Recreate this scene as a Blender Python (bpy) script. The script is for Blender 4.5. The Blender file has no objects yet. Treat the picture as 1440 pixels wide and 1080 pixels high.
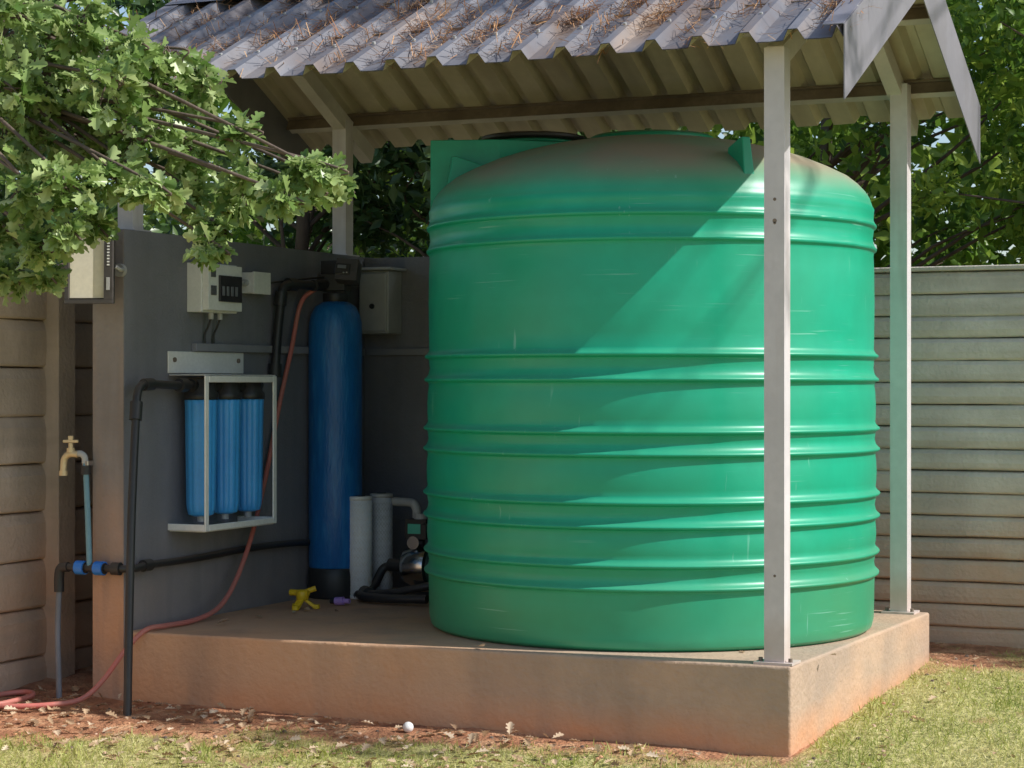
import bpy, math, random
import numpy as np
from mathutils import Vector, Matrix, noise
random.seed(7); rng=np.random.default_rng(7)
scene=bpy.context.scene
scene.view_settings.view_transform='Standard'; scene.view_settings.look='None'; scene.view_settings.exposure=0

# ------------------------------------------------------------------ materials
def M(name,c1,c2=None,scale=4,rough=0.6,bump=0.15,bscale=60,metal=0,stains=(),spec=0.5,dust=None,lo=.35,hi=.65,stretch=(1,1,1),streak=None,bdist=.01,scratch=None,streak2=None):
    m=bpy.data.materials.new(name); m.use_nodes=True; nt=m.node_tree; N=nt.nodes; L=nt.links
    b=N['Principled BSDF']; b.inputs['Roughness'].default_value=rough; b.inputs['Metallic'].default_value=metal
    b.inputs['Specular IOR Level'].default_value=spec
    geo=N.new('ShaderNodeNewGeometry')
    mp=N.new('ShaderNodeMapping'); mp.inputs['Scale'].default_value=stretch; L.new(geo.outputs['Position'],mp.inputs['Vector'])
    def nz(sc,det=6):
        n=N.new('ShaderNodeTexNoise'); n.inputs['Scale'].default_value=sc; n.inputs['Detail'].default_value=det
        L.new(mp.outputs[0],n.inputs['Vector']); return n.outputs['Fac']
    def mr(sock,a,bb,c=0,d=1):
        r=N.new('ShaderNodeMapRange'); r.inputs[1].default_value=a; r.inputs[2].default_value=bb; r.inputs[3].default_value=c; r.inputs[4].default_value=d
        L.new(sock,r.inputs[0]); return r.outputs[0]
    def mul(a,bb):
        x=N.new('ShaderNodeMath'); x.operation='MULTIPLY'; L.new(a,x.inputs[0])
        if isinstance(bb,(int,float)): x.inputs[1].default_value=bb
        else: L.new(bb,x.inputs[1])
        return x.outputs[0]
    def mix(f,a,bb):
        x=N.new('ShaderNodeMix'); x.data_type='RGBA'; L.new(f,x.inputs[0])
        for s,i in ((a,6),(bb,7)):
            if isinstance(s,tuple): x.inputs[i].default_value=(*s[:3],1)
            else: L.new(s,x.inputs[i])
        return x.outputs[2]
    if c2 is None: c2=tuple(x*.8 for x in c1)
    col=mix(mr(nz(scale),lo,hi),c1,c2)
    fine=mr(nz(scale*9),.3,.7)
    col=mix(mul(fine,.35),col,tuple(x*.72 for x in c1))
    sep=N.new('ShaderNodeSeparateXYZ'); L.new(geo.outputs['Position'],sep.inputs[0])
    for (ax,a,bb,c,st,ns) in stains:
        g=mr(sep.outputs[ax],a,bb)
        n=mr(nz(ns),.3,.6)
        x=N.new('ShaderNodeMath'); x.operation='ADD'; x.use_clamp=True; L.new(mul(g,1.0),x.inputs[0])
        L.new(mul(mul(n,g),.8),x.inputs[1])
        z=mul(mul(x.outputs[0],st),mr(nz(ns*.37+1),.2,.7,.45,1))
        col=mix(z,col,c)
    def strk(sc,lo_,hi_,det=4,rot=(0,0,0)):
        mp2=N.new('ShaderNodeMapping'); mp2.inputs['Scale'].default_value=sc; mp2.inputs['Rotation'].default_value=rot; L.new(geo.outputs['Position'],mp2.inputs['Vector'])
        n=N.new('ShaderNodeTexNoise'); n.inputs['Scale'].default_value=1; n.inputs['Detail'].default_value=det; L.new(mp2.outputs[0],n.inputs['Vector'])
        return mr(n.outputs['Fac'],lo_,hi_)
    if streak: col=mix(mul(strk(streak[2],.5,.75),streak[1]),col,streak[0])
    if streak2: col=mix(mul(strk(streak2[2],.48,.68),streak2[1]),col,streak2[0])
    if scratch:
        f=mul(mul(strk((3,3,150),.66,.72,2,(.35,.2,0)),strk((2.2,2.2,2.2),.5,.65,2)),scratch[1]); col=mix(f,col,scratch[0])
        f=mul(mul(strk((60,60,4),.68,.74,2,(.1,.6,0)),strk((3,3,3.3),.52,.65,2)),scratch[1]); col=mix(f,col,scratch[0])
    if dust:
        sn=N.new('ShaderNodeSeparateXYZ'); L.new(geo.outputs['Normal'],sn.inputs[0])
        f=mul(mr(sn.outputs[2],dust[1],dust[2]),mr(nz(3.0),.25,.6,.55,1))
        if len(dust)>4: f=mul(f,mr(sep.outputs[2],dust[4],dust[5],.10,1))
        f=mul(f,dust[3]); col=mix(f,col,dust[0])
        L.new(mr(f,0,1,rough,.9),b.inputs['Roughness'])
    L.new(col,b.inputs['Base Color'])
    if bump>0:
        bm=N.new('ShaderNodeBump'); bm.inputs['Strength'].default_value=bump; bm.inputs['Distance'].default_value=bdist
        L.new(nz(bscale,8),bm.inputs['Height']); L.new(bm.outputs[0],b.inputs['Normal'])
    return m
def leafmat(name,ca,cb,cc,trans=.35,rough=.45):
    m=bpy.data.materials.new(name); m.use_nodes=True; nt=m.node_tree; N=nt.nodes; L=nt.links
    b=N['Principled BSDF']; b.inputs['Roughness'].default_value=rough
    at=N.new('ShaderNodeAttribute'); at.attribute_name='tint'
    r=N.new('ShaderNodeValToRGB'); L.new(at.outputs['Fac'],r.inputs[0])
    r.color_ramp.elements[0].color=(*ca,1); r.color_ramp.elements[1].color=(*cc,1)
    e=r.color_ramp.elements.new(.5); e.color=(*cb,1)
    L.new(r.outputs[0],b.inputs['Base Color'])
    t=N.new('ShaderNodeBsdfTranslucent'); L.new(r.outputs[0],t.inputs[0])
    mx=N.new('ShaderNodeMixShader'); mx.inputs[0].default_value=trans
    L.new(b.outputs[0],mx.inputs[1]); L.new(t.outputs[0],mx.inputs[2]); L.new(mx.outputs[0],N['Material Output'].inputs[0])
    return m

m_green=M('tank_polyethylene',(.007,.40,.232),(.011,.33,.18),scale=1.6,rough=.34,bump=.05,bscale=14,dust=((.34,.26,.18),.22,.75,.92,1.95,2.14),
   stains=((2,.75,.3,(.12,.28,.12),.4,3),),streak=((.04,.46,.30),.2,(1.2,1.2,9)),scratch=((.30,.62,.50),.5))
m_green2=M('tank_lid_plastic',(.008,.35,.20),(.014,.28,.155),rough=.45,bump=.05,dust=((.30,.22,.15),.5,1,.5))
m_black=M('black_plastic',(.022,.022,.025),(.035,.033,.032),rough=.45,bump=.05,dust=((.25,.19,.14),.3,1,.4))
m_grey=M('grey_wall_paint',(.235,.235,.26),(.185,.185,.21),scale=2,rough=.75,bump=.4,bscale=90,stains=((2,.75,.28,(.38,.29,.24),.5,5),),streak=((.32,.29,.28),.35,(5,5,.7)),streak2=((.14,.14,.15),.3,(9,9,1.1)))
m_trunk=M('grey_trunking',(.30,.30,.33),(.25,.25,.28),scale=6,rough=.6)
m_greyend=M('wall_end_plaster',(.33,.295,.28),(.26,.23,.22),scale=3,rough=.85,bump=.5,bscale=60,stains=((2,.95,.3,(.66,.33,.16),.85,5),),streak=((.42,.25,.15),.5,(9,9,.9)),streak2=((.18,.15,.14),.4,(14,14,1.5)))
m_slab=M('slab_concrete',(.52,.375,.265),(.41,.31,.235),scale=2.6,rough=.85,bump=.6,bscale=45,stains=((0,-.8,-2.2,(.70,.36,.18),.8,4),(2,.16,-.02,(.64,.29,.13),.8,6)),streak=((.24,.18,.14),.5,(4,4,.8)),streak2=((.60,.38,.24),.45,(2,2,5)))
m_fence=M('precast_concrete',(.70,.64,.57),(.54,.49,.43),scale=3,rough=.9,bump=.5,bscale=55,stains=((2,.95,.1,(.60,.35,.21),.9,4),),streak=((.38,.33,.28),.55,(1.5,1.5,11)),streak2=((.40,.35,.30),.4,(5,5,1.1)))
m_fencel=M('precast_concrete_warm',(.64,.52,.41),(.48,.39,.31),scale=3,rough=.9,bump=.5,bscale=55,stains=((2,.9,.1,(.64,.35,.2),.7,4),),streak=((.36,.29,.22),.6,(1.2,1.2,8)),streak2=((.32,.26,.2),.4,(5,5,1.2)))
m_post=M('steel_post_paint',(.68,.64,.64),(.58,.55,.55),scale=3,rough=.5,bump=.08,bscale=50,stains=((2,.5,.3,(.5,.32,.2),.5,8),),streak=((.38,.3,.26),.5,(14,14,1.2)))
m_purlin=M('purlin_primer',(.16,.12,.09),(.28,.22,.17),scale=6,rough=.7)
m_rafter=M('rafter_paint',(.62,.58,.53),(.5,.46,.42),scale=4,rough=.6)
m_roof=M('roof_sheet_top',(.21,.21,.23),(.145,.145,.165),scale=2.5,rough=.40,bump=.08,bscale=30,streak=((.42,.31,.22),.75,(6,1.2,1.2)),streak2=((.13,.085,.06),.65,(4,2.5,2.5)))
m_under=M('roof_sheet_underside',(.62,.56,.42),(.50,.44,.32),scale=3,rough=.5,bump=.06,streak=((.26,.2,.14),.6,(7,1.0,1.0)))
m_flash=M('flashing_paint',(.25,.24,.265),(.20,.195,.22),scale=3,rough=.5,bump=.06,streak2=((.15,.14,.14),.4,(6,6,2)))
m_white=M('white_powdercoat',(.90,.88,.84),(.82,.80,.76),scale=8,rough=.45,bump=.05)
m_box=M('enclosure_plastic',(.86,.86,.82),(.78,.78,.74),scale=8,rough=.5,bump=.03)
m_smoke=M('smoked_window',(.03,.03,.035),(.05,.05,.05),rough=.15,bump=0)
m_label=M('label_dark_print',(.09,.09,.10),(.15,.15,.16),scale=90,rough=.5,bump=0)
m_blue=M('vessel_blue',(.010,.14,.42),(.014,.17,.50),scale=7,rough=.33,bump=.35,bscale=120,stretch=(1,1,.25),streak=((.05,.30,.62),.5,(40,40,6)))
m_blue2=M('housing_blue',(.07,.40,.88),(.06,.34,.8),scale=6,rough=.33,bump=.05)
m_hose=M('red_hose',(.58,.17,.14),(.48,.19,.15),scale=9,rough=.55,bump=.05)
m_pipeblue=M('pipe_bluegrey',(.18,.36,.45),(.15,.3,.37),scale=9,rough=.5)
m_greyhose=M('hose_grey',(.20,.21,.24),(.16,.17,.19),scale=9,rough=.5)
m_fit=M('fitting_blue',(.03,.25,.8),(.03,.2,.7),rough=.4)
m_brass=M('tap_brass',(.75,.6,.36),(.65,.5,.3),rough=.4,metal=.4)
m_cart=M('cartridge_white',(.93,.94,.95),(.90,.91,.93),scale=20,rough=.8,bump=.05,bscale=100)
m_cart2=M('cartridge_grey',(.66,.67,.70),(.58,.59,.62),scale=20,rough=.8,bump=.05,bscale=100)
m_yellow=M('yellow_plastic',(.9,.62,.02),(.8,.5,.02),rough=.4)
m_purple=M('purple_plastic',(.5,.3,.7),(.45,.25,.6),rough=.4)
m_motor=M('motor_green',(.02,.07,.055),(.025,.05,.04),rough=.35)
m_steel=M('stainless',(.7,.7,.7),(.6,.6,.6),rough=.2,metal=1,bump=0)
m_pvc=M('pvc_grey',(.5,.5,.49),(.42,.42,.41),rough=.5)
m_glass=M('lamp_glass',(.88,.82,.67),(.82,.76,.6),scale=6,rough=.12,bump=0)
m_lampbody=M('lamp_body',(.06,.055,.052),(.08,.07,.065),rough=.45)
m_screen=M('green_screen',(.1,.6,.42),(.08,.5,.36),rough=.3)
m_bark=M('bark',(.17,.125,.095),(.09,.065,.05),scale=12,rough=.95,bump=1,bscale=25,stretch=(1,1,.3))
m_ball=M('golf_ball_white',(.8,.8,.78),(.75,.74,.7),rough=.4)
m_needle=leafmat('dry_needles',(.30,.12,.045),(.48,.25,.11),(.66,.42,.22),.1,.8)
m_litter=leafmat('dry_leaves',(.28,.17,.10),(.5,.34,.2),(.72,.58,.42),.15,.8)
m_oak=leafmat('oak_leaf',(.11,.20,.04),(.28,.40,.12),(.52,.62,.28),.36,.32)
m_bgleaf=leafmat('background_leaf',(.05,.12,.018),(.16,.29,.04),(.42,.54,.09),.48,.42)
m_bgleaf2=leafmat('shrub_leaf',(.03,.075,.022),(.07,.14,.045),(.16,.24,.08),.3,.32)
m_grass=leafmat('grass_blade',(.20,.27,.05),(.46,.50,.13),(.76,.68,.34),.35,.6)

# ------------------------------------------------------------------ mesh builder
class B:
    def __init__(s,name): s.name=name; s.v=[]; s.f=[]; s.mi=[]; s.sm=[]; s.mats=[]
    def add(s,vs,fs,mat,smooth=False):
        o=len(s.v); s.v+= [tuple(v) for v in vs]
        if mat not in s.mats: s.mats.append(mat)
        k=s.mats.index(mat)
        for f in fs: s.f.append(tuple(i+o for i in f)); s.mi.append(k); s.sm.append(smooth)
    def box(s,x0,x1,y0,y1,z0,z1,mat):
        s.add([(x0,y0,z0),(x1,y0,z0),(x1,y1,z0),(x0,y1,z0),(x0,y0,z1),(x1,y0,z1),(x1,y1,z1),(x0,y1,z1)],
          [(0,3,2,1),(4,5,6,7),(0,1,5,4),(1,2,6,5),(2,3,7,6),(3,0,4,7)],mat)
    def obox(s,c,size,R,mat):
        a,b_,c_=[x/2 for x in size]
        vs=[Vector(c)+R@Vector(p) for p in [(-a,-b_,-c_),(a,-b_,-c_),(a,b_,-c_),(-a,b_,-c_),(-a,-b_,c_),(a,-b_,c_),(a,b_,c_),(-a,b_,c_)]]
        s.add(vs,[(0,3,2,1),(4,5,6,7),(0,1,5,4),(1,2,6,5),(2,3,7,6),(3,0,4,7)],mat)
    def tube(s,pts,r,mat,n=12,caps=True,smooth=True):
        pts=[Vector(p) for p in pts]
        rs=r if isinstance(r,(list,tuple)) else [r]*len(pts)
        T=[]
        for i in range(len(pts)):
            a=pts[max(0,i-1)]; b_=pts[min(len(pts)-1,i+1)]; T.append((b_-a).normalized())
        u=T[0].orthogonal().normalized(); vs=[]
        for i,p in enumerate(pts):
            u=(u-T[i]*u.dot(T[i])).normalized(); w=T[i].cross(u)
            for k in range(n):
                a=2*math.pi*k/n; vs.append(p+(u*math.cos(a)+w*math.sin(a))*rs[i])
        fs=[]
        for i in range(len(pts)-1):
            for k in range(n):
                k2=(k+1)%n; fs.append((i*n+k,i*n+k2,(i+1)*n+k2,(i+1)*n+k))
        s.add(vs,fs,mat,smooth)
        if caps:
            s.add(vs[:n],[tuple(reversed(range(n)))],mat); s.add(vs[-n:],[tuple(range(n))],mat)
    def cyl(s,p0,p1,r,mat,n=24,r1=None): s.tube([p0,p1],[r,r if r1 is None else r1],mat,n)
    def lathe(s,prof,c,mat,n=48,smooth=True,mod=None):
        vs=[];fs=[]
        for (r,z) in prof:
            for k in range(n):
                a=2*math.pi*k/n; rr=r*(mod(k) if mod else 1)
                vs.append((c[0]+rr*math.cos(a),c[1]+rr*math.sin(a),c[2]+z))
        m=len(prof)
        for i in range(m-1):
            for k in range(n):
                k2=(k+1)%n; fs.append((i*n+k,i*n+k2,(i+1)*n+k2,(i+1)*n+k))
        fs.append(tuple(range(n-1,-1,-1))); fs.append(tuple((m-1)*n+k for k in range(n)))
        s.add(vs,fs,mat,smooth)
    def prism(s,poly,z0,z1,mat):
        n=len(poly); vs=[(p[0],p[1],z0) for p in poly]+[(p[0],p[1],z1) for p in poly]
        s.add(vs,[tuple(range(n-1,-1,-1)),tuple(range(n,2*n))]+[(i,(i+1)%n,n+(i+1)%n,n+i) for i in range(n)],mat)
    def done(s,bevel=0,seg=2):
        me=bpy.data.meshes.new(s.name); me.from_pydata(s.v,[],s.f)
        for m in s.mats: me.materials.append(m)
        me.polygons.foreach_set('material_index',s.mi); me.polygons.foreach_set('use_smooth',s.sm); me.update()
        o=bpy.data.objects.new(s.name,me); scene.collection.objects.link(o)
        if bevel:
            b_=o.modifiers.new('bevel','BEVEL'); b_.width=bevel; b_.segments=seg; b_.limit_method='ANGLE'; b_.angle_limit=math.radians(40)
        return o
def cat(pts,k=6):
    P=[Vector(p) for p in pts]; P=[P[0]*2-P[1]]+P+[P[-1]*2-P[-2]]; out=[]
    for i in range(1,len(P)-2):
        for j in range(k):
            t=j/k; a,b_,c,d=P[i-1],P[i],P[i+1],P[i+2]
            out.append(.5*((2*b_)+(c-a)*t+(2*a-5*b_+4*c-d)*t*t+(3*b_-a-3*c+d)*t**3))
    out.append(P[-2]); return out
def sv(X,Y,Z=0):  # survey frame (metres) -> site frame
    return (.9135*(X-.965)-.4067*(Y-7.14), .4067*(X-.965)+.9135*(Y-7.14), Z)

# ------------------------------------------------------------------ ground
def gz(x,y):
    return .05*max(-3,min(3,y))-.016*max(-4,min(3,x))
def gh(x,y): return gz(x,y)+.012*noise.noise(Vector((x*3,y*3,0)))+.006*noise.noise(Vector((x*13,y*13,0)))
def grassmask(x,y):
    n=noise.fractal(Vector((x*1.7,y*1.7,3)),1,2,4)
    n2=noise.noise(Vector((x*7,y*7,1)))
    if x>0.02:
        g=.75+min(1,x*3)*.35-max(0,y-1.75)*.9
    else:
        g=.5+(-y-(.08+.30*max(0,-x-.5)))/.42
        if x<-2.7: g-=.35
    return max(0,min(1,g+n*.8+n2*.4))
def axis(a,b,st,ext):
    L=list(np.arange(a,b+1e-6,st)); s=st; lo=a; hi=b; left=[];right=[]
    while hi<ext: s*=1.5; hi+=s; lo-=s; right.append(hi); left.insert(0,lo)
    return left+L+right
xs=axis(-4.2,3,.03,400); ys=axis(-2.6,2.8,.03,400)
vs=[];gm=[]
for y in ys:
    for x in xs:
        near=-4.3<x<3.1 and -2.7<y<2.9
        vs.append((x,y,gh(x,y) if near else gz(x,y))); gm.append(grassmask(x,y) if near else .8)
nx=len(xs); fs=[(j*nx+i,j*nx+i+1,(j+1)*nx+i+1,(j+1)*nx+i) for j in range(len(ys)-1) for i in range(nx-1)]
me=bpy.data.meshes.new('ground'); me.from_pydata(vs,[],fs); me.polygons.foreach_set('use_smooth',[True]*len(fs))
a=me.attributes.new('grass','FLOAT','POINT'); a.data.foreach_set('value',gm)
go=bpy.data.objects.new('ground',me); scene.collection.objects.link(go)
m=bpy.data.materials.new('ground_soil_grass'); m.use_nodes=True; nt=m.node_tree;N=nt.nodes;L=nt.links;b=N['Principled BSDF'];b.inputs['Roughness'].default_value=.95
geo=N.new('ShaderNodeNewGeometry')
def NZ(sc,d=8):
    n=N.new('ShaderNodeTexNoise'); n.inputs['Scale'].default_value=sc; n.inputs['Detail'].default_value=d; L.new(geo.outputs['Position'],n.inputs['Vector']); return n.outputs['Fac']
def RAMP(s,stops):
    r=N.new('ShaderNodeValToRGB'); L.new(s,r.inputs[0]); e=r.color_ramp.elements
    e[0].position=stops[0][0]; e[0].color=(*stops[0][1],1); e[1].position=stops[-1][0]; e[1].color=(*stops[-1][1],1)
    for p,c in stops[1:-1]: q=e.new(p); q.color=(*c,1)
    return r.outputs[0]
soil=RAMP(NZ(11),[(.3,(.24,.10,.05)),(.5,(.44,.20,.10)),(.7,(.62,.36,.20))])
gr=RAMP(NZ(30),[(.3,(.24,.21,.07)),(.5,(.42,.39,.14)),(.7,(.62,.54,.26))])
at=N.new('ShaderNodeAttribute'); at.attribute_name='grass'
mx=N.new('ShaderNodeMix'); mx.data_type='RGBA'; mrn=N.new('ShaderNodeMapRange'); mrn.inputs[1].default_value=.35; mrn.inputs[2].default_value=.85
L.new(at.outputs['Fac'],mrn.inputs[0]); L.new(mrn.outputs[0],mx.inputs[0]); L.new(soil,mx.inputs[6]); L.new(gr,mx.inputs[7]); L.new(mx.outputs[2],b.inputs['Base Color'])
bp=N.new('ShaderNodeBump'); bp.inputs['Strength'].default_value=1; bp.inputs['Distance'].default_value=.025; L.new(NZ(60),bp.inputs['Height']); L.new(bp.outputs[0],b.inputs['Normal'])
me.materials.append(m)

# ------------------------------------------------------------------ leaf scatter helper
def scatter(name,tv,tf,P,size,mat,dirs=None,updir=0.5,flat=None,tint=None,wscale=1.0):
    n=len(P); tv=np.array(tv,float); k=len(tv)
    d=rng.normal(size=(n,3)) if dirs is None else dirs+rng.normal(size=(n,3))*.45
    if flat is not None: d[:,2]*=flat
    d/=np.linalg.norm(d,axis=1,keepdims=True)+1e-9
    nr=rng.normal(size=(n,3))*(1-updir); nr[:,2]+=updir*1.5
    nr-=d*(nr*d).sum(1,keepdims=True); nr/=np.linalg.norm(nr,axis=1,keepdims=True)+1e-9
    sd=np.cross(d,nr)
    sz=(np.ones(n)*size if np.isscalar(size) else size)*rng.uniform(.6,1.25,n)
    V=P[:,None,:]+sz[:,None,None]*(tv[None,:,0:1]*sd[:,None,:]*wscale+tv[None,:,1:2]*d[:,None,:]+tv[None,:,2:3]*nr[:,None,:])
    V=V.reshape(-1,3)
    me=bpy.data.meshes.new(name)
    me.vertices.add(len(V)); me.vertices.foreach_set('co',V.ravel())
    lens=[len(f) for f in tf]; flat_f=np.concatenate([np.array(f) for f in tf])
    loops=(flat_f[None,:]+ (np.arange(n)*k)[:,None]).ravel()
    me.loops.add(len(loops)); me.loops.foreach_set('vertex_index',loops.astype(np.int32))
    tot=np.tile(np.array(lens),n); st=np.concatenate([[0],np.cumsum(tot)[:-1]])
    me.polygons.add(len(tot)); me.polygons.foreach_set('loop_start',st.astype(np.int32)); me.polygons.foreach_set('loop_total',tot.astype(np.int32))
    me.update(calc_edges=True)
    t=rng.uniform(0,1,n) if tint is None else np.clip(tint+rng.normal(size=n)*.18,0,1)
    a=me.attributes.new('tint','FLOAT','POINT'); a.data.foreach_set('value',np.repeat(t,k).astype(np.float32))
    me.materials.append(mat); me.validate()
    return me
def obj(name,me,parent=None):
    o=bpy.data.objects.new(name,me); scene.collection.objects.link(o)
    if parent: o.parent=parent
    return o
DIA=([(0,0,0),(-.24,.45,.07),(0,1,-.05),(.24,.45,.07)],[(0,2,1),(0,3,2)])
half=[(.02,0),(.05,.14),(.19,.22),(.20,.29),(.10,.34),(.13,.40),(.30,.47),(.31,.55),(.17,.58),(.19,.64),(.32,.74),(.28,.83),(.17,.82),(.12,.95),(0,1)]
ov=[(0,0,0)]+[(x,y,.12*x/.3-.10*y*y) for x,y in half]+[(-x,y,.12*x/.3-.10*y*y) for x,y in half[:-1]]
nh=len(half)
OAK=(ov,[tuple([0]+list(range(1,nh+1))),tuple([0]+[nh]+list(range(2*nh-1,nh,-1)))])
BLADE=([(-.06,0,0),(.06,0,0),(.03,.6,.05),(0,1,.22)],[(0,1,2,3)])
NEED=([(-.012,0,0),(.012,0,0),(.012,1,0.03),(-.012,1,.03)],[(0,1,2,3)])

pts=[]
while len(pts)<54000:
    x=random.uniform(-3.3,1.9); y=random.uniform(-1.4,2.3)
    if -2.86<x<.03 and y>-.08: continue
    g=grassmask(x,y)
    if random.random()<max(0,(g-.3))*1.5: pts.append((x,y,gh(x,y)-.003))
P=np.array(pts); up=np.zeros((len(P),3)); up[:,2]=.55
tt=np.array([.55+.45*noise.noise(Vector((p[0]*2.5,p[1]*2.5,9))) for p in pts])
szs=np.array([.026*(1+.8*max(0,noise.noise(Vector((p[0]*5,p[1]*5,4))))) for p in pts])
obj('grass',scatter('grass',*BLADE,P,szs,m_grass,dirs=up,updir=.1,tint=tt))
pts=[]
for i in range(800):
    x=random.uniform(-3.3,1.6); y=random.uniform(-1.3,2.3)
    if i<600: x=random.uniform(-3.2,-.3); y=random.uniform(-.95,-.1)
    if -2.86<x<.07 and -.09<y<1.95: 
        if random.random()<.65 : continue
        if (x+.88)**2+(y-.987)**2<.93**2: continue
        if x<-2.68: continue
        z=.318
    else: z=gz(x,y)+.014
    pts.append((x,y,z))
obj('fallen_leaves',scatter('fallen_leaves',*OAK,np.array(pts),.043,m_litter,updir=.7,flat=.25))
b=B('pebbles')
for i in range(260):
    x=random.uniform(-3.2,.9); y=random.uniform(-.9,-.09)
    if x>0: y=random.uniform(-.4,2.2); x=random.uniform(.08,.3)
    r_=random.uniform(.003,.011); z=gh(x,y)
    b.lathe([(r_*.6,-r_*.5),(r_,0),(r_*.8,r_*.5),(r_*.3,r_*.75)],(x,y,z),random.choice([m_slab,m_fencel,m_bark]),n=6,smooth=False)
b.done()

# ------------------------------------------------------------------ slab (slightly uneven edges)
b=B('concrete_plinth')
def wob(a,c,n,s):
    out=[]
    for i in range(n):
        t=i/n; p=Vector(a).lerp(Vector(c),t); q=noise.noise(Vector((p.x*4,p.y*4,s)))*.003
        out.append((p.x+q,p.y+q))
    return out
poly=wob((-2.70,-.070),(0,0),24,1)+wob((0,0),(.06,1.90),16,2)+[(.06,1.90),(-2.70,1.935)]
b.prism(poly,-.15,.31,m_slab)
b.done(.010,3)

# ------------------------------------------------------------------ grey wall (L)
b=B('grey_boundary_wall')
b.box(-2.855,-2.705,-.075,2.09,-.1,1.905,m_grey)
b.box(-2.8535,-2.7065,-.079,-.0755,-.1,1.902,m_greyend)
b.box(-2.7045,-.42,1.94,2.09,-.1,1.900,m_grey)
b.box(-2.7047,-2.680,.41,1.90,1.428,1.460,m_trunk)
b.box(-2.68,-.6,1.916,1.9395,1.428,1.460,m_trunk)
b.done(.006,2)

# ------------------------------------------------------------------ precast fences
def fence(name,origin,along,out,length,top,pitch,mat,postx,bay=1.5,seed=1):
    b=B(name); r=random.Random(seed)
    al=Vector(along); ou=Vector(out); o=Vector(origin)
    base=-.15; n=int(math.ceil((top-base)/pitch)); 
    for i in range(n):
        z1=top-.0-i*pitch; z0=z1-pitch
        s=0
        while s<length-1e-6:
            e=min(length,s+bay); j=r.uniform(-.004,.004); j2=r.uniform(-.003,.003); jz=r.uniform(-.004,.004)
            prof=[(-.04,z0),(.0+j,z0+jz),(.012+j,z0+.006+jz),(.015+j2,z0+pitch*.35),(.013+j2,z1-pitch*.25),(.000+j,z1-.006),(-.04,z1)]
            m_=9; vs=[]
            for q in range(m_):
                t=s+(e-s)*q/(m_-1)
                w=.0025*math.sin(t*5+i)+.002*r.uniform(-1,1)
                for (d,z) in prof: vs.append(o+al*t+ou*(d+w)+Vector((0,0,z+.002*r.uniform(-1,1))))
            K=len(prof)
            fs=[(q*K+p,(q+1)*K+p,(q+1)*K+p+1,q*K+p+1) for q in range(m_-1) for p in range(K-1)]
            b.add(vs,fs,mat)
            s=e
    for px in postx:
        c=o+al*px
        w=Vector((abs(al.x)*.12+abs(ou.x)*.15,abs(al.y)*.12+abs(ou.y)*.15,0))
        b.box(c.x-w.x/2,c.x+w.x/2,c.y-w.y/2,c.y+w.y/2,-.15,top+.03,mat)
    p0=o-ou*.045; p1=o+al*length-ou*.045
    b.add([p0+Vector((0,0,base)),p1+Vector((0,0,base)),p1+Vector((0,0,top)),p0+Vector((0,0,top))],[(0,1,2,3)],mat)
    q0=o-ou*.06; q1=o+al*length+ou*.022
    b.box(min(q0.x,q1.x),max(q0.x,q1.x),min(q0.y,q1.y),max(q0.y,q1.y),top+.001,top+.022,mat)
    return b.done(.004,1)
fence('precast_fence',(-3.2,2.40,0),(1,0,0),(0,-1,0),9.0,1.80,.1,m_fence,[.95,2.45,4.75,6.25,7.75],seed=3)
fence('precast_fence',(-3.27,-6.3,0),(0,1,0),(1,0,0),8.6,1.76,.2,m_fencel,[.46,1.96,3.46,4.96,6.52,8.0],seed=5)

# ------------------------------------------------------------------ shelter
b=B('tank_shelter')
XL,XR,YF,YB,YM=-3.135,.207,-.083,2.197,1.057
ZE=2.462; SL=.4877
def zs(y): return ZE+SL*(y-YF) if y<=YM else ZE+SL*(YB-y)
ang=math.atan(SL)
for (x,y) in ((-.07,.07),(-.05,1.83)):
    b.box(x-.0365,x+.0365,y-.0365,y+.0365,.3105,zs(y)-.07,m_post)
    b.box(x-.07,x+.07,y-.055,y+.055,.3105,.319,m_post)
    for dx in (-.054,.054): b.cyl((x+dx,y-.02,.319),(x+dx,y-.02,.332),.008,m_purlin,8)
for zz,rr in ((1.935,.006),(1.86,.008),(1.852,.005),(.62,.005)): b.cyl((-.068,.0336,zz),(-.068,.0328,zz),rr,m_purlin,9)
for (x,y) in ((-2.775,.07),(-2.775,1.85)):
    b.box(x-.0365,x+.0365,y-.0365,y+.0365,1.9055,zs(y)-.07,m_post)
    b.box(x-.06,x+.06,y-.06,y+.06,1.9052,1.912,m_post)
for x in (-.07,-2.775):
    for side in (0,1):
        y0,y1=(.06,YM) if side==0 else (YM,YB-.10)
        yc=(y0+y1)/2; Ln=(y1-y0)/math.cos(ang)+(.02)
        R=Matrix.Rotation(ang if side==0 else -ang,3,'X')
        b.obox((x+.001,yc,zs(yc)-.052-.04),(.062,Ln,.075),R,m_rafter)
for y in (.38,.80,1.45,1.93):
    z=zs(y); R=Matrix.Rotation(ang if y<YM else -ang,3,'X')
    b.obox(((XL+XR)/2,y,z-.005),(XR-XL-.04,.05,.004),R,m_purlin)
    b.obox(((XL+XR)/2,y-.024,z-.03),(XR-XL-.04,.004,.05),R,m_purlin)
    b.obox(((XL+XR)/2,y,z-.053),(XR-XL-.04,.05,.004),R,m_rafter)
pitch=.1715; prof=[]; x=XL
while x<XR:
    for dx,h in ((0,0),(.045,0),(.0451,0.0),(.066,.038),(.100,.038),(.121,0)):
        if x+dx<XR: prof.append((x+dx,h))
    x+=pitch
prof.append((XR,0))
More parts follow.
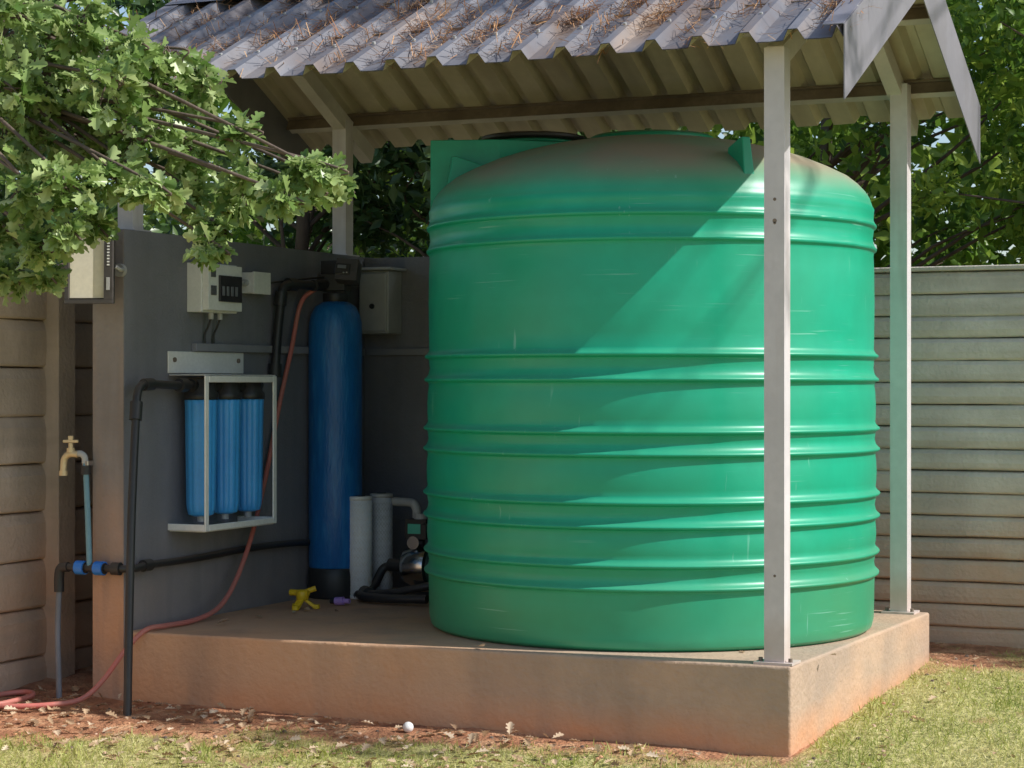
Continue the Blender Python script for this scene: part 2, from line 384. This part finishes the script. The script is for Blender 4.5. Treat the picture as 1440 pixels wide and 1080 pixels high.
def sheet(ya,yb,off,mat,flip):
    sgn=1 if yb<=YM+.01 else -1
    nrm=Vector((0,-math.sin(ang)*sgn,math.cos(ang)))
    vs=[]; rows=9
    for j in range(rows):
        y=ya+(yb-ya)*j/(rows-1)
        for (px,h) in prof:
            sag=.003*math.sin(px*2.1+1)+.001*math.sin(px*37+j)
            vs.append(Vector((px,y,zs(y)))+nrm*(h+off+sag))
    K=len(prof); fs=[]
    for j in range(rows-1):
        for p in range(K-1):
            f=(j*K+p,j*K+p+1,(j+1)*K+p+1,(j+1)*K+p); fs.append(f[::-1] if flip else f)
    b.add(vs,fs,mat)
sheet(YF,YM,.003,m_roof,False); sheet(YF,YM,0,m_under,True)
sheet(YM,YB,.003,m_roof,False); sheet(YM,YB,0,m_under,True)
x=XL+.083
while x<XR:
    for y in (.10,.60): b.cyl((x,y,zs(y)+.040),(x,y-.004,zs(y)+.052),.007,m_pvc,6)
    x+=pitch
for (xe,sx) in ((XR,1),(XL,-1)):
    for (ya,yb) in ((YF-.01,YM),(YM,YB+.01)):
        za,zb=zs(max(ya,YF))+(-.005 if ya<YF else 0),zs(min(yb,YB))
        x0=xe+.004*sx; x1=xe+.008*sx; xi=xe-.07*sx
        lo,hi=min(x0,x1),max(x0,x1)
        tz=.050
        b.add([(lo,ya,za-.205),(hi,ya,za-.205),(hi,yb,zb-.205),(lo,yb,zb-.205),(lo,ya,za+tz),(hi,ya,za+tz),(hi,yb,zb+tz),(lo,yb,zb+tz)],
              [(0,3,2,1),(4,5,6,7),(0,1,5,4),(1,2,6,5),(2,3,7,6),(3,0,4,7)],m_flash)
        lo,hi=min(x0,xi),max(x0,xi)
        b.add([(lo,ya,za+tz+.001),(hi,ya,za+tz+.001),(hi,yb,zb+tz+.001),(lo,yb,zb+tz+.001),(lo,ya,za+tz+.004),(hi,ya,za+tz+.004),(hi,yb,zb+tz+.004),(lo,yb,zb+tz+.004)],
              [(0,3,2,1),(4,5,6,7),(0,1,5,4),(1,2,6,5),(2,3,7,6),(3,0,4,7)],m_flash)
zr=zs(YM)+.05
for s_ in (-1,1):
    b.add([(XL,YM,zr+.01),(XR,YM,zr+.01),(XR,YM+s_*.2,zr+.01-.2*SL),(XL,YM+s_*.2,zr+.01-.2*SL)],[(0,1,2,3)],m_flash)
b.done()
pts=[]
ribs=[XL+i*pitch for i in range(20)]
for i in range(330):
    rx=random.choice(ribs)+random.uniform(-.03,.05); 
    yy=random.uniform(YF,YM*.95); nn=random.randint(6,60)
    if noise.noise(Vector((rx*1.3,yy*2,0)))<-.05: nn//=4
    for k in range(nn):
        x=rx+random.gauss(0,.032); y=yy+random.gauss(0,.07)
        if YF<y<YM and XL<x<XR: pts.append((x,y,zs(y)+.012+random.random()*.03))
P=np.array(pts); d=np.zeros((len(P),3)); d[:,0]=rng.normal(size=len(P))*.5; d[:,1]=rng.choice([-1,1],len(P))*.7; d[:,2]=d[:,1]*SL
obj('pine_needles',scatter('pine_needles',*NEED,P,.085,m_needle,dirs=d,flat=.5,updir=.8,wscale=1.5))

# ------------------------------------------------------------------ tank
b=B('water_tank'); C=(-.881,.987,0)
rings=[.541,.626,.768,.856,1.032,1.114,1.308,1.401,1.825,1.918]
prof=[(.80,.311),(.872,.312),(.890,.325),(.898,.36)]
def Rb(z): return .898+.008*math.sin(max(0,min(1,(z-.36)/1.1))*math.pi) 
def addring(zc,p):
    for dz,dr in ((-.026,-.001),(-.012,.001),(-.008,p*.7),(-.004,p),(.004,p*.95),(.009,p*.5),(.018,.002),(.026,-.001)):
        prof.append((Rb(zc)+dr,zc+dz))
for i,zc in enumerate(rings):
    if i>0:
        a=rings[i-1]+.028; e=zc-.030
        for t in (.15,.5,.85): prof.append((Rb(a+(e-a)*t)-(.004 if i%2 else -.003)*(1 if t==.5 else .5),a+(e-a)*t))
    addring(zc, .018 if i<8 else .012)
prof+=[(.898,1.965),(.900,1.985),(.893,1.998),(.889,2.01),(.882,2.03),(.866,2.055),(.838,2.085),(.80,2.115),(.73,2.15),(.64,2.188),(.54,2.22),(.42,2.25),(.3,2.27),(.16,2.285),(.03,2.29)]
b.lathe(prof,C,m_green,n=160)
pl=[sv(*p)[:2] for p in ((-.33,8.33),(-.05,8.30),(.36,8.45),(.42,9.02),(.1,9.12),(-.2,8.9),(-.31,8.62))]
b.prism(pl,1.93,2.275,m_green2)
c1=sv(.09,8.76); b.lathe([(.17,2.27),(.17,2.30),(.185,2.303),(.185,2.315)],(c1[0],c1[1],0),m_green2,n=40)
b.lathe([(.215,2.3155),(.222,2.321),(.222,2.335),(.20,2.341),(.05,2.343)],(c1[0],c1[1],0),m_black,n=40)
c2=sv(.60,8.88); b.lathe([(.25,2.2),(.25,2.32),(.27,2.325),(.27,2.345),(.25,2.355),(.05,2.36)],(c2[0],c2[1],0),m_green2,n=48)
def lug(X,Y,z0,z1,w):
    c=Vector(sv(X,Y)); rad=(Vector((c.x,c.y,0))-Vector((C[0],C[1],0))).normalized(); t=Vector((-rad.y,rad.x,0))
    out=c+rad*.05; inn=c-rad*.10
    vs=[]
    for s_ in (-1,1):
        vs+=[out+t*w*s_+Vector((0,0,z0-.05)),inn+t*w*s_+Vector((0,0,z0-.02)),inn+t*w*.7*s_+Vector((0,0,z1-.03)),c+t*w*.7*s_+Vector((0,0,z1)),c+rad*.015+t*w*.7*s_+Vector((0,0,z1))]
    b.add(vs,[(0,1,2,3,4),(9,8,7,6,5),(0,5,6,1),(1,6,7,2),(2,7,8,3),(3,8,9,4),(4,9,5,0)],m_green2)
lug(-.226,8.26,2.05,2.20,.03); lug(.86,7.64,2.06,2.205,.024); lug(1.30,8.75,2.06,2.2,.028)
c3=sv(1.0,8.9); b.cyl((c3[0],c3[1],2.1),(c3[0],c3[1],2.33),.02,m_black,12); b.cyl((c3[0],c3[1],2.33),(c3[0],c3[1],2.345),.035,m_black,12)
b.done(.006,2)

# ------------------------------------------------------------------ filter vessel
b=B('blue_filter_vessel'); c=(-2.578,1.42,.31)
b.lathe([(.118,.001),(.127,.006),(.127,.10),(.121,.135),(.119,.138)],c,m_black,n=40)
b.lathe([(.118,.139),(.122,.15),(.123,.5),(.123,1.22),(.121,1.26),(.112,1.30),(.094,1.335),(.068,1.352),(.05,1.36)],c,m_blue,n=48)
b.lathe([(.055,1.355),(.058,1.365),(.058,1.395),(.05,1.40)],c,m_black,n=24)
hx,hy=c[0],c[1]
b.obox((hx,hy-.01,1.755),(.13,.11,.075),Matrix.Rotation(.2,3,'Z'),m_black)
b.box(hx-.05,hx+.055,hy-.05,hy+.05,1.79,1.855,m_black)
Rh=Matrix.Rotation(-.25,3,'X')@Matrix.Rotation(.3,3,'Z')
b.obox((hx+.10,hy-.06,1.80),(.10,.09,.10),Rh,m_lampbody)
b.obox((hx+.098,hy-.112,1.812),(.07,.006,.05),Rh,m_smoke)
for k in range(4): b.obox((hx+.075+.016*k,hy-.118,1.795),(.008,.004,.005),Rh,m_pvc)
b.obox((hx+.098,hy-.118,1.822),(.04,.003,.016),Rh,m_greyhose)
b.cyl((hx-.02,hy-.07,1.745),(hx-.02,hy-.17,1.735),.026,m_black,16)
b.tube(cat([(-2.6,1.27,1.735),(-2.63,1.12,1.735),(-2.65,1.075,1.72),(-2.655,1.06,1.66),(-2.665,1.045,1.5),(-2.668,1.03,1.33)]),.021,m_black)
b.cyl((-2.645,1.10,1.735),(-2.635,1.15,1.735),.03,m_black,14); b.cyl((-2.655,1.062,1.70),(-2.658,1.056,1.64),.029,m_black,14); b.cyl((-2.668,1.032,1.38),(-2.668,1.03,1.32),.03,m_black,14)
b.done(.006,2)

# ------------------------------------------------------------------ triple housing
b=B('triple_cartridge_filter'); ya,yb,d0,d1,z0,z1=.228,.794,-2.704,-2.524,.69,1.325
b.box(-2.7045,-2.698,ya,yb+.02,1.335,1.425,m_white)
for yy in (ya+.04,yb-.03): b.cyl((-2.697,yy,1.39),(-2.690,yy,1.39),.010,m_purlin,10)
b.box(-2.697,d1-.001,ya,yb,z1,z1+.004,m_white)
for (y0,y1) in ((ya,ya+.026),(yb-.026,yb)):
    b.box(d1-.004,d1+.004,y0,y1,z0,z1-.001,m_white)
    b.box(-2.703,d1-.005,y0,y0+.006 if y0==ya else y1,z0,z0+.028,m_white)
b.box(d1-.004,d1+.005,ya+.027,yb-.027,z0+.001,z0+.026,m_white)
b.box(d1-.004,d1+.005,ya+.027,yb-.027,z1-.028,z1-.002,m_white)
b.box(-2.70,d1-.006,ya+.008,yb-.008,z0-.004,z0,m_white)
for yy in (.335,.52,.705):
    cc=(-2.61,yy,0)
    b.lathe([(.030,.745),(.052,.752),(.058,.775),(.0605,.80),(.066,1.20),(.068,1.225)],cc,m_blue2,n=72,mod=lambda k:1.0 if k%6<4 else .955)
    b.lathe([(.072,1.226),(.072,1.25),(.062,1.262),(.060,1.31),(.05,1.318)],cc,m_black,n=32)
    b.cyl((cc[0],cc[1],.722),(cc[0],cc[1],.746),.016,m_pvc,12)
b.cyl((-2.61,.26,1.285),(-2.61,.79,1.285),.026,m_black,16)
b.done(.002,1)

b=B('black_water_pipe')
b.tube(cat([(-2.51,-.338,-.02),(-2.535,-.29,.35),(-2.57,-.22,.8),(-2.605,-.14,1.17),(-2.612,-.12,1.25),(-2.613,-.09,1.283),(-2.612,-.03,1.29),(-2.61,.12,1.285),(-2.61,.27,1.285)]),.0165,m_black,14)
for p,q,r_ in (((-2.602,-.148,1.15),(-2.608,-.132,1.22),.025),((-2.613,-.075,1.287),(-2.612,-.02,1.289),.025),((-2.61,.17,1.285),(-2.61,.22,1.285),.028)): b.cyl(p,q,r_,m_black,16)
b.tube(cat([(-2.66,1.75,.50),(-2.672,1.4,.56),(-2.675,.9,.575),(-2.672,.4,.565),(-2.668,.05,.565),(-2.66,-.06,.56),(-2.69,-.105,.56),(-2.78,-.115,.56),(-2.9,-.12,.56),(-2.97,-.12,.56)]),.015,m_black,12)
b.cyl((-2.668,-.0,.565),(-2.668,.05,.565),.024,m_black,14)
b.cyl((-2.70,-.108,.56),(-2.735,-.112,.56),.026,m_black,14)
for x0,x1 in ((-2.77,-2.81),(-2.86,-2.90)):
    b.cyl((x0,-.118,.56),(x1,-.118,.56),.028,m_fit,16)
    b.cyl((x0+.004,-.118,.56),(x1-.012,-.118,.56),.022,m_black,12)
b.tube(cat([(-2.94,-.12,.56),(-2.975,-.12,.555),(-2.985,-.12,.52),(-2.985,-.12,.46)]),.020,m_black,12)
b.tube(cat([(-2.985,-.12,.48),(-2.985,-.13,.3),(-2.965,-.15,.12),(-2.955,-.16,.0)]),.012,m_greyhose,10)
b.done()

b=B('garden_tap')
b.tube(cat([(-2.84,-.118,.565),(-2.85,-.115,.75),(-2.862,-.112,.95),(-2.866,-.112,.985)]),.0115,m_pipeblue,12)
b.cyl((-2.862,-.112,.93),(-2.862,-.112,.965),.02,m_black,12)
b.tube(cat([(-2.866,-.112,.975),(-2.868,-.112,1.0),(-2.885,-.114,1.012),(-2.905,-.118,1.012)]),.013,m_pvc,12)
b.tube(cat([(-2.895,-.118,1.01),(-2.925,-.125,1.012),(-2.95,-.13,.995),(-2.955,-.132,.955),(-2.955,-.132,.93)]),[.014]*25,m_brass,14)
b.cyl((-2.955,-.132,.925),(-2.955,-.132,.945),.018,m_brass,12)
b.cyl((-2.925,-.125,1.01),(-2.925,-.125,1.055),.010,m_brass,12); b.cyl((-2.925,-.125,1.018),(-2.925,-.125,1.035),.017,m_brass,8)
b.obox((-2.925,-.125,1.062),(.062,.016,.012),Matrix.Rotation(.3,3,'Z'),m_brass); b.obox((-2.925,-.125,1.075),(.02,.014,.018),Matrix.Rotation(.3,3,'Z'),m_brass)
b.box(-2.875,-2.845,-.122,-.079,.965,.985,m_steel)
b.done(.002,1)

b=B('red_garden_hose')
hp=[(-2.60,1.30,1.73),(-2.655,1.24,1.66),(-2.665,1.17,1.45),(-2.67,1.08,1.22),(-2.67,.98,.95),(-2.66,.90,.80),(-2.63,.76,.62),(-2.61,.60,.45),(-2.60,.45,.355),(-2.59,.25,.325),(-2.59,.05,.325),(-2.61,-.07,.318),
 (-2.66,-.14,.24),(-2.72,-.2,.13),(-2.77,-.27,.065),(-2.84,-.36,.052),(-2.95,-.43,.048),(-3.07,-.45,.048),(-3.15,-.38,.05),(-3.17,-.25,.055),(-3.10,-.18,.06),(-3.02,-.25,.06),(-3.02,-.42,.055),(-3.08,-.6,.045),(-3.15,-.85,.04),(-3.2,-1.2,.02)]
b.tube(cat(hp,7),.0105,m_hose,12)
b.done()

# ------------------------------------------------------------------ electrical
b=B('electrical_distribution_box'); y0,y1=.375,.655
b.box(-2.7045,-2.635,y0,y1,1.59,1.795,m_box)
b.box(-2.634,-2.605,y0+.008,y1-.008,1.598,1.788,m_box)
b.box(-2.6045,-2.596,y0+.085,y1-.02,1.635,1.745,m_smoke)
b.box(-2.6047,-2.5995,y0+.025,y0+.06,1.735,1.765,m_label); b.box(-2.6047,-2.5995,y0+.025,y0+.065,1.66,1.70,m_label)
for i in range(4): b.box(-2.5955,-2.592,y0+.10+i*.034,y0+.118+i*.034,1.66,1.70,m_greyhose)
for yy in (.49,.56):
    b.cyl((-2.66,yy,1.59),(-2.66,yy,1.562),.012,m_pvc,12)
    b.tube(cat([(-2.66,yy,1.565),(-2.675,yy,1.53),(-2.69,yy,1.50),(-2.69,yy,1.462)]),.005,m_black,8)
b.done(.008,3)
b=B('junction_box')
b.box(-2.7045,-2.645,.80,.935,1.685,1.775,m_box); b.box(-2.6445,-2.635,.797,.938,1.682,1.778,m_box)
b.cyl((-2.675,.80,1.73),(-2.675,.77,1.73),.014,m_pvc,12); b.cyl((-2.675,.77,1.73),(-2.675,.655,1.725),.007,m_pvc,8)
b.cyl((-2.675,.935,1.73),(-2.675,.96,1.73),.014,m_pvc,12)
b.tube(cat([(-2.675,.95,1.73),(-2.68,1.02,1.74),(-2.66,1.2,1.76),(-2.6,1.36,1.78)]),.005,m_black,8)
b.done(.006,2)
b=B('pump_control_enclosure')
b.box(-2.66,-2.50,1.80,1.9395,1.53,1.83,m_pvc); b.box(-2.652,-2.508,1.787,1.7995,1.54,1.82,m_pvc)
b.prism([(-2.70+.0,1.76),(-2.47,1.76),(-2.47,1.9385),(-2.70,1.9385)],1.8305,1.845,m_pvc)
b.cyl((-2.58,1.786,1.66),(-2.58,1.775,1.66),.012,m_black,10)
b.done(.006,2)

# ------------------------------------------------------------------ floodlight
b=B('floodlight'); cF=Vector((-2.775,-.20,1.75)); R=Matrix.Rotation(math.radians(20),3,'Z')@Matrix.Rotation(math.radians(-2),3,'X')
def ob(off,size,mat): b.obox(cF+R@Vector(off),size,R,mat)
ob((0,.01,0),(.175,.05,.285),m_lampbody)
ob((0,-.024,.1395),(.19,.022,.016),m_lampbody); ob((0,-.024,-.1395),(.19,.022,.016),m_lampbody)
ob((-.087,-.024,0),(.016,.022,.262),m_lampbody); ob((.078,-.024,0),(.034,.022,.262),m_lampbody)
ob((-.010,-.019,0),(.136,.005,.250),m_glass)
for i in range(9): ob((-.07+i*.0175,.045,0),(.004,.03,.22),m_lampbody)
for i in range(9): ob((.078,-.0362,.10-i*.012),(.010,.0015,.006),m_box)
ob((.078,-.0362,-.07),(.014,.0015,.05),m_pvc)
b.tube(cat([tuple(cF+R@Vector((.095,.01,0))),tuple(cF+R@Vector((.11,.02,-.01))),(-2.685,-.12,1.74),(-2.70,-.085,1.74)]),.009,m_pvc,8)
b.cyl((-2.715,-.079,1.74),(-2.715,-.10,1.74),.026,m_pvc,16)
b.done(.004,2)

# ------------------------------------------------------------------ cartridges
for (x,y,r_,mt,h) in ((-2.44,1.405,.055,m_cart,.468),(-2.40,1.535,.053,m_cart2,.475)):
    b=B('filter_cartridge')
    b.lathe([(r_*.9,.311),(r_,.315),(r_,.33)],(x,y,0),m_white if mt is m_cart else m_pvc,n=32)
    b.lathe([(r_*.97,.3305),(r_*.97,.31+h-.018)],(x,y,0),mt,n=32)
    b.lathe([(r_,.31+h-.0175),(r_,.31+h-.002),(r_*.9,.31+h),(r_*.45,.31+h+.0005)],(x,y,0),m_white if mt is m_cart else m_pvc,n=32)
    b.lathe([(r_*.42,.31+h+.001),(r_*.40,.31+h+.003)],(x,y,0),m_smoke,n=20)
    for k in range(22):
        for sg in (1,-1):
            pts_=[(x+r_*.985*math.cos(sg*t*.5+k*2*math.pi/22),y+r_*.985*math.sin(sg*t*.5+k*2*math.pi/22),.332+t*.0345) for t in range(13)]
            b.tube(pts_,.0012,m_white if mt is m_cart else m_pvc,3,caps=False)
    b.done()

# ------------------------------------------------------------------ pump
b=B('booster_pump'); px,py=-2.10,1.50
b.box(px-.12,px+.2,py-.08,py+.08,.311,.335,m_black)
b.cyl((px-.02,py,.46),(px+.26,py,.46),.082,m_motor,28)
for i in range(12): b.cyl((px+.0+i*.021,py,.46),(px+.006+i*.021,py,.46),.093,m_motor,24)
b.tube([(px-.16,py,.46),(px-.15,py,.46),(px-.11,py,.46),(px-.03,py,.46),(px-.022,py,.46)],[.05,.078,.092,.092,.07],m_steel,30)
b.cyl((px-.24,py,.46),(px-.16,py,.46),.03,m_black,16)
b.tube(cat([(px-.23,py,.46),(px-.27,py-.01,.44),(px-.285,py-.05,.38),(px-.29,py-.12,.345),(px-.25,py-.25,.34),(px-.1,py-.3,.34),(px+.1,py-.3,.345)]),.02,m_black,12)
b.tube(cat([(px-.36,py-.05,.335),(px-.3,py-.17,.338),(px-.1,py-.22,.36),(px+.1,py-.2,.40),(px+.3,py-.1,.42)]),.018,m_black,12)
b.tube(cat([(px-.33,py-.14,.33),(px-.4,py-.08,.33),(px-.46,py-.02,.33)]),.018,m_black,12)
b.cyl((px-.30,py-.13,.345),(px-.24,py-.2,.345),.03,m_black,12)
b.cyl((px-.08,py,.54),(px-.08,py,.60),.022,m_black,14)
b.box(px-.135,px-.03,py-.05,py+.05,.585,.675,m_black); b.box(px-.12,px-.055,py-.0535,py-.0505,.61,.655,m_screen)
b.cyl((px-.09,py-.06,.57),(px-.09,py-.02,.57),.03,m_steel,18)
b.cyl((px-.08,py,.675),(px-.08,py,.70),.03,m_pvc,14)
b.tube(cat([(px-.10,py,.68),(px-.10,py,.715),(px-.115,py,.742),(px-.15,py+.02,.748),(px-.24,py+.05,.748)]),.020,m_pvc,14)
b.box(px+.03,px+.15,py-.05,py+.05,.552,.60,m_black)
for k in range(5):
    b.tube(cat([(px-.1+.03*k,py+.03,.6),(px-.02+.05*k,py-.07,.66-.02*k),(px+.06+.04*k,py-.09,.56-.02*k),(px+.1+.03*k,py-.04,.50)]),.004,m_black if k!=2 else m_hose,6)
b.done(.004,2)

b=B('yellow_sprinkler'); o=Vector((-2.46,.91,.311))
b.lathe([(.020,.035),(.028,.045),(.028,.075),(.016,.085)],o,m_yellow,n=16)
for k in range(3):
    a=k*2.1+.5; e=o+Vector((math.cos(a)*.06,math.sin(a)*.06,.006))
    b.obox((o+Vector((0,0,.05))+e)/2,(.08,.03,.014),Matrix.Rotation(a,3,'Z')@Matrix.Rotation(.65,3,'Y'),m_yellow)
    b.cyl(e-Vector((0,0,.004)),e+Vector((0,0,.014)),.016,m_yellow,10)
b.cyl(o+Vector((0,0,.07)),o+Vector((.05,.03,.09)),.012,m_yellow,10); b.cyl(o+Vector((-.06,0,.07)),o+Vector((.03,0,.07)),.014,m_yellow,10)
b.done(.002,1)
b=B('hose_connector'); b.cyl((-2.40,1.10,.33),(-2.36,1.10,.332),.018,m_purple,12); b.cyl((-2.36,1.10,.332),(-2.33,1.10,.332),.011,m_purple,12); b.cyl((-2.425,1.10,.33),(-2.40,1.10,.33),.013,m_smoke,12); b.done(.002,1)
b=B('golf_ball'); gx,gy=-1.40,-.165; r_=.020
b.lathe([(r_*math.sin(math.pi*i/16)+1e-4,-r_*math.cos(math.pi*i/16)) for i in range(17)],(gx,gy,gz(gx,gy)+.018),m_ball,n=24); b.done()

# ------------------------------------------------------------------ oak tree (overhanging from the left)
def cluster_pts(c,r,n,flat=.8):
    d=rng.normal(size=(n,3)); d/=np.linalg.norm(d,axis=1,keepdims=True); rad=rng.uniform(.25,1,n)**.6
    return np.array(c)+d*(rad*r)[:,None]*np.array([1,1,flat])
b=B('oak_tree'); tb=Vector((-4.05,-.9,0))
b.tube(cat([tb+Vector((0,0,-.1)),tb+Vector((.03,0,.6)),tb+Vector((-.05,.05,1.6)),tb+Vector((.1,.1,2.6)),tb+Vector((.2,.2,3.6)),tb+Vector((.1,.3,4.6))]),[.17-.004*i for i in range(31)],m_bark,14)
cl=[(60,50,62),(10,20,60),(150,115,58),(225,125,50),(285,115,30),(100,190,52),(195,195,48),(265,215,36),(120,120,50),(345,262,32),(395,278,26),(428,265,22),(455,238,18),(465,262,14),(425,235,12),(320,280,28),(270,275,28),(40,262,44),(95,262,40),(160,250,34),(215,265,26),(22,330,38),(55,345,26),(12,390,28),(298,318,22),(295,345,12),(92,322,20),(110,40,40),(0,120,60),(50,120,50),(0,200,60),(45,190,40),(185,62,24),(340,185,10),(60,385,14),(165,205,30),(240,75,14),(130,318,10)]
allP=[];allD=[];tn=[]
for (px_,py_,rr) in cl:
    Y=7.3+random.uniform(-.25,.35); X=(px_-720)/2900*Y; Z=1.29+(540-py_)/2900*Y; r=rr/2900*Y
    c=Vector(sv(X,Y,Z))
    hub=tb+Vector((.1,.15,2.3+random.random()*.8))
    mid=(hub*.45+c*.55)+Vector((0,0,.10)); 
    b.tube(cat([hub,hub*.7+c*.3+Vector((0,0,.08)),mid,c+Vector((0,0,.02)),c+Vector((.05,.0,-.03))]),[.018*(1-i/25)**1.3+.002 for i in range(25)],m_bark,6)
    ntw=int(8+rr*.34)
    for k in range(ntw):
        e=Vector(cluster_pts(c,r,1,.95)[0]); s_=c+(e-c)*.2
        if k%2==0: b.tube([s_,(s_+e)/2+Vector((0,0,.015)),e],[.0035,.0025,.0015],m_bark,5,caps=False)
        dd=(e-s_).normalized()
        for q in range(random.randint(4,7)):
            p=s_+(e-s_)*random.uniform(.6,1.05)+Vector([random.gauss(0,.008) for _ in range(3)])
            allP.append(tuple(p)); ph=random.uniform(0,6.28)
            allD.append((dd.x*.5+math.cos(ph)*.6,dd.y*.5+math.sin(ph)*.6,dd.z*.3-.3)); tn.append(random.gauss(.5,.28))
for k in range(30):
    c=tb+Vector((random.gauss(-.4,.6),random.gauss(-.3,.8),random.uniform(3.2,5.4)))
    hub=tb+Vector((.15,.25,random.uniform(2.6,4.2)))
    b.tube([hub,(hub+c)/2+Vector((0,0,.15)),c],[.035,.02,.008],m_bark,6)
    for p in cluster_pts(c,.34,110): allP.append(tuple(p)); allD.append((random.gauss(0,1),random.gauss(0,1),-.3)); tn.append(random.gauss(.5,.25))
oak=b.done()
obj('leaves',scatter('oak_leaves',*OAK,np.array(allP),.074,m_oak,dirs=np.array(allD),updir=.42,tint=np.array(tn)),oak)

# ------------------------------------------------------------------ background trees
def bgtree(name,base,h,crad,nclump,leaf,mat,nl=160,zlo=.8,cr=.32,seed=0,tintb=.5):
    R_=random.Random(seed); bb=B(name); base=Vector(base)
    tr=cat([base+Vector((0,0,-.2)),base+Vector((R_.gauss(0,.1),R_.gauss(0,.1),h*.3)),base+Vector((R_.gauss(0,.25),R_.gauss(0,.2),h*.6)),base+Vector((R_.gauss(0,.3),R_.gauss(0,.2),h*.9))])
    bb.tube(tr,[.08-.07*i/len(tr) for i in range(len(tr))],m_bark,8)
    PP=[];TT=[]
    for k in range(nclump):
        z=R_.uniform(zlo,h); a=R_.uniform(0,6.283); rr=crad*math.sqrt(R_.random())*(1-.35*abs(z/h-.5))
        c=base+Vector((math.cos(a)*rr,math.sin(a)*rr*.7,z))
        i=min(len(tr)-1,int(len(tr)*max(.1,(z-.4)/h))); hub=tr[i]
        m_=(hub+c)/2+Vector((R_.gauss(0,.12),R_.gauss(0,.12),.1))
        bb.tube(cat([hub,m_,c],3),[.016,.014,.012,.010,.008,.006,.004],m_bark,5,caps=False)
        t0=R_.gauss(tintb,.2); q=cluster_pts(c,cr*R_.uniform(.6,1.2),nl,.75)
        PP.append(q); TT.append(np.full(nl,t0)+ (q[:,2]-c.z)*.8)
    o=bb.done(); P_=np.concatenate(PP)
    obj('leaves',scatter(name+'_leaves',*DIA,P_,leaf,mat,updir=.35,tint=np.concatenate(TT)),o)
    return o
bgtree('broadleaf_tree',(1.0,4.0,0),4.4,1.5,95,.07,m_bgleaf,seed=1,tintb=.78,nl=210,cr=.28)
bgtree('broadleaf_tree',(2.6,4.6,0),4.6,1.4,60,.08,m_bgleaf,seed=2,tintb=.75)
bgtree('broadleaf_tree',(-.9,4.4,0),4.2,1.4,50,.09,m_bgleaf,seed=3,tintb=.5)
bgtree('evergreen_shrub',(-2.5,3.2,0),3.2,1.1,75,.10,m_bgleaf2,seed=4,tintb=.55,zlo=.8)
bgtree('evergreen_shrub',(-3.9,3.6,0),3.9,1.2,75,.10,m_bgleaf2,seed=5,tintb=.5)
bgtree('evergreen_shrub',(-5.2,2.2,0),4.5,1.3,60,.10,m_bgleaf2,seed=6,tintb=.5)
PP=[];TT=[]
for k in range(430):
    x=random.uniform(-9,3.5); y=random.uniform(6.5,9.5); z=random.uniform(.3,5.4 if x<.5 else 4.9)
    q=cluster_pts((x,y,z),.62,110,.8); PP.append(q); TT.append(np.full(110,random.gauss(.62,.2)))
obj('background_trees',scatter('background_trees',*DIA,np.concatenate(PP),.19,m_bgleaf,updir=.3,tint=np.concatenate(TT)))

# ------------------------------------------------------------------ pine to the right that dapples the roof
s=Vector((.728,.075,.682)).normalized()
b=B('pine_tree'); tb=Vector((4.9,3.4,0))
tr=cat([tb+Vector((0,0,-.1)),tb+Vector((-.1,0,3)),tb+Vector((-.5,-.4,6)),tb+Vector((-.9,-.9,9))])
b.tube(tr,[.2-.009*i for i in range(len(tr))],m_bark,12); PP=[]
def pc(x,y,z,zc): k=(zc-z)/s.z; return Vector((x,y,z))+s*k
cc=[pc(random.gauss(-2.2,.6),random.gauss(.6,.25),2.8,6.8+random.gauss(0,.3)) for _ in range(20)]
cc+=[pc(random.uniform(-2.3,-1.1),random.uniform(-.42,-.2),0,6.6+random.gauss(0,.3)) for _ in range(4)]
cc+=[pc(random.uniform(.3,1.2),random.uniform(1.9,2.4),0,6.6+random.gauss(0,.4)) for _ in range(6)]
for c in cc:
    hub=tr[min(len(tr)-1,int(len(tr)*(c.z+.6)/9))]
    b.tube([hub,(hub+c)/2+Vector((0,0,.25)),c],[.022,.012,.005],m_bark,6)
    PP.append(cluster_pts(c,.21,70,.6))
pine=b.done()
obj('needles',scatter('pine_foliage',*DIA,np.concatenate(PP),.13,m_bgleaf2,updir=.2,wscale=.5),pine)

# ------------------------------------------------------------------ light, sky, camera
w=bpy.data.worlds.new('World'); scene.world=w; w.use_nodes=True; nt=w.node_tree
sky=nt.nodes.new('ShaderNodeTexSky'); sky.sky_type='NISHITA'; sky.sun_disc=False
sky.sun_elevation=math.asin(s.z); sky.sun_rotation=math.atan2(s.x,s.y)
bg=nt.nodes['Background']; bg.inputs[1].default_value=.15; nt.links.new(sky.outputs[0],bg.inputs[0])
ld=bpy.data.lights.new('sun','SUN'); ld.energy=5.0; ld.angle=math.radians(.5); ld.color=(1,.97,.92)
lo=bpy.data.objects.new('sun',ld); scene.collection.objects.link(lo); lo.rotation_euler=s.to_track_quat('Z','Y').to_euler(); lo.location=s*30
cd=bpy.data.cameras.new('camera'); cam=bpy.data.objects.new('camera',cd); scene.collection.objects.link(cam)
cam.location=(2.022,-6.915,1.29); cam.rotation_euler=(math.radians(90),0,math.radians(24)); cd.lens=72.5; cd.sensor_width=36; cd.clip_end=1000
scene.camera=cam
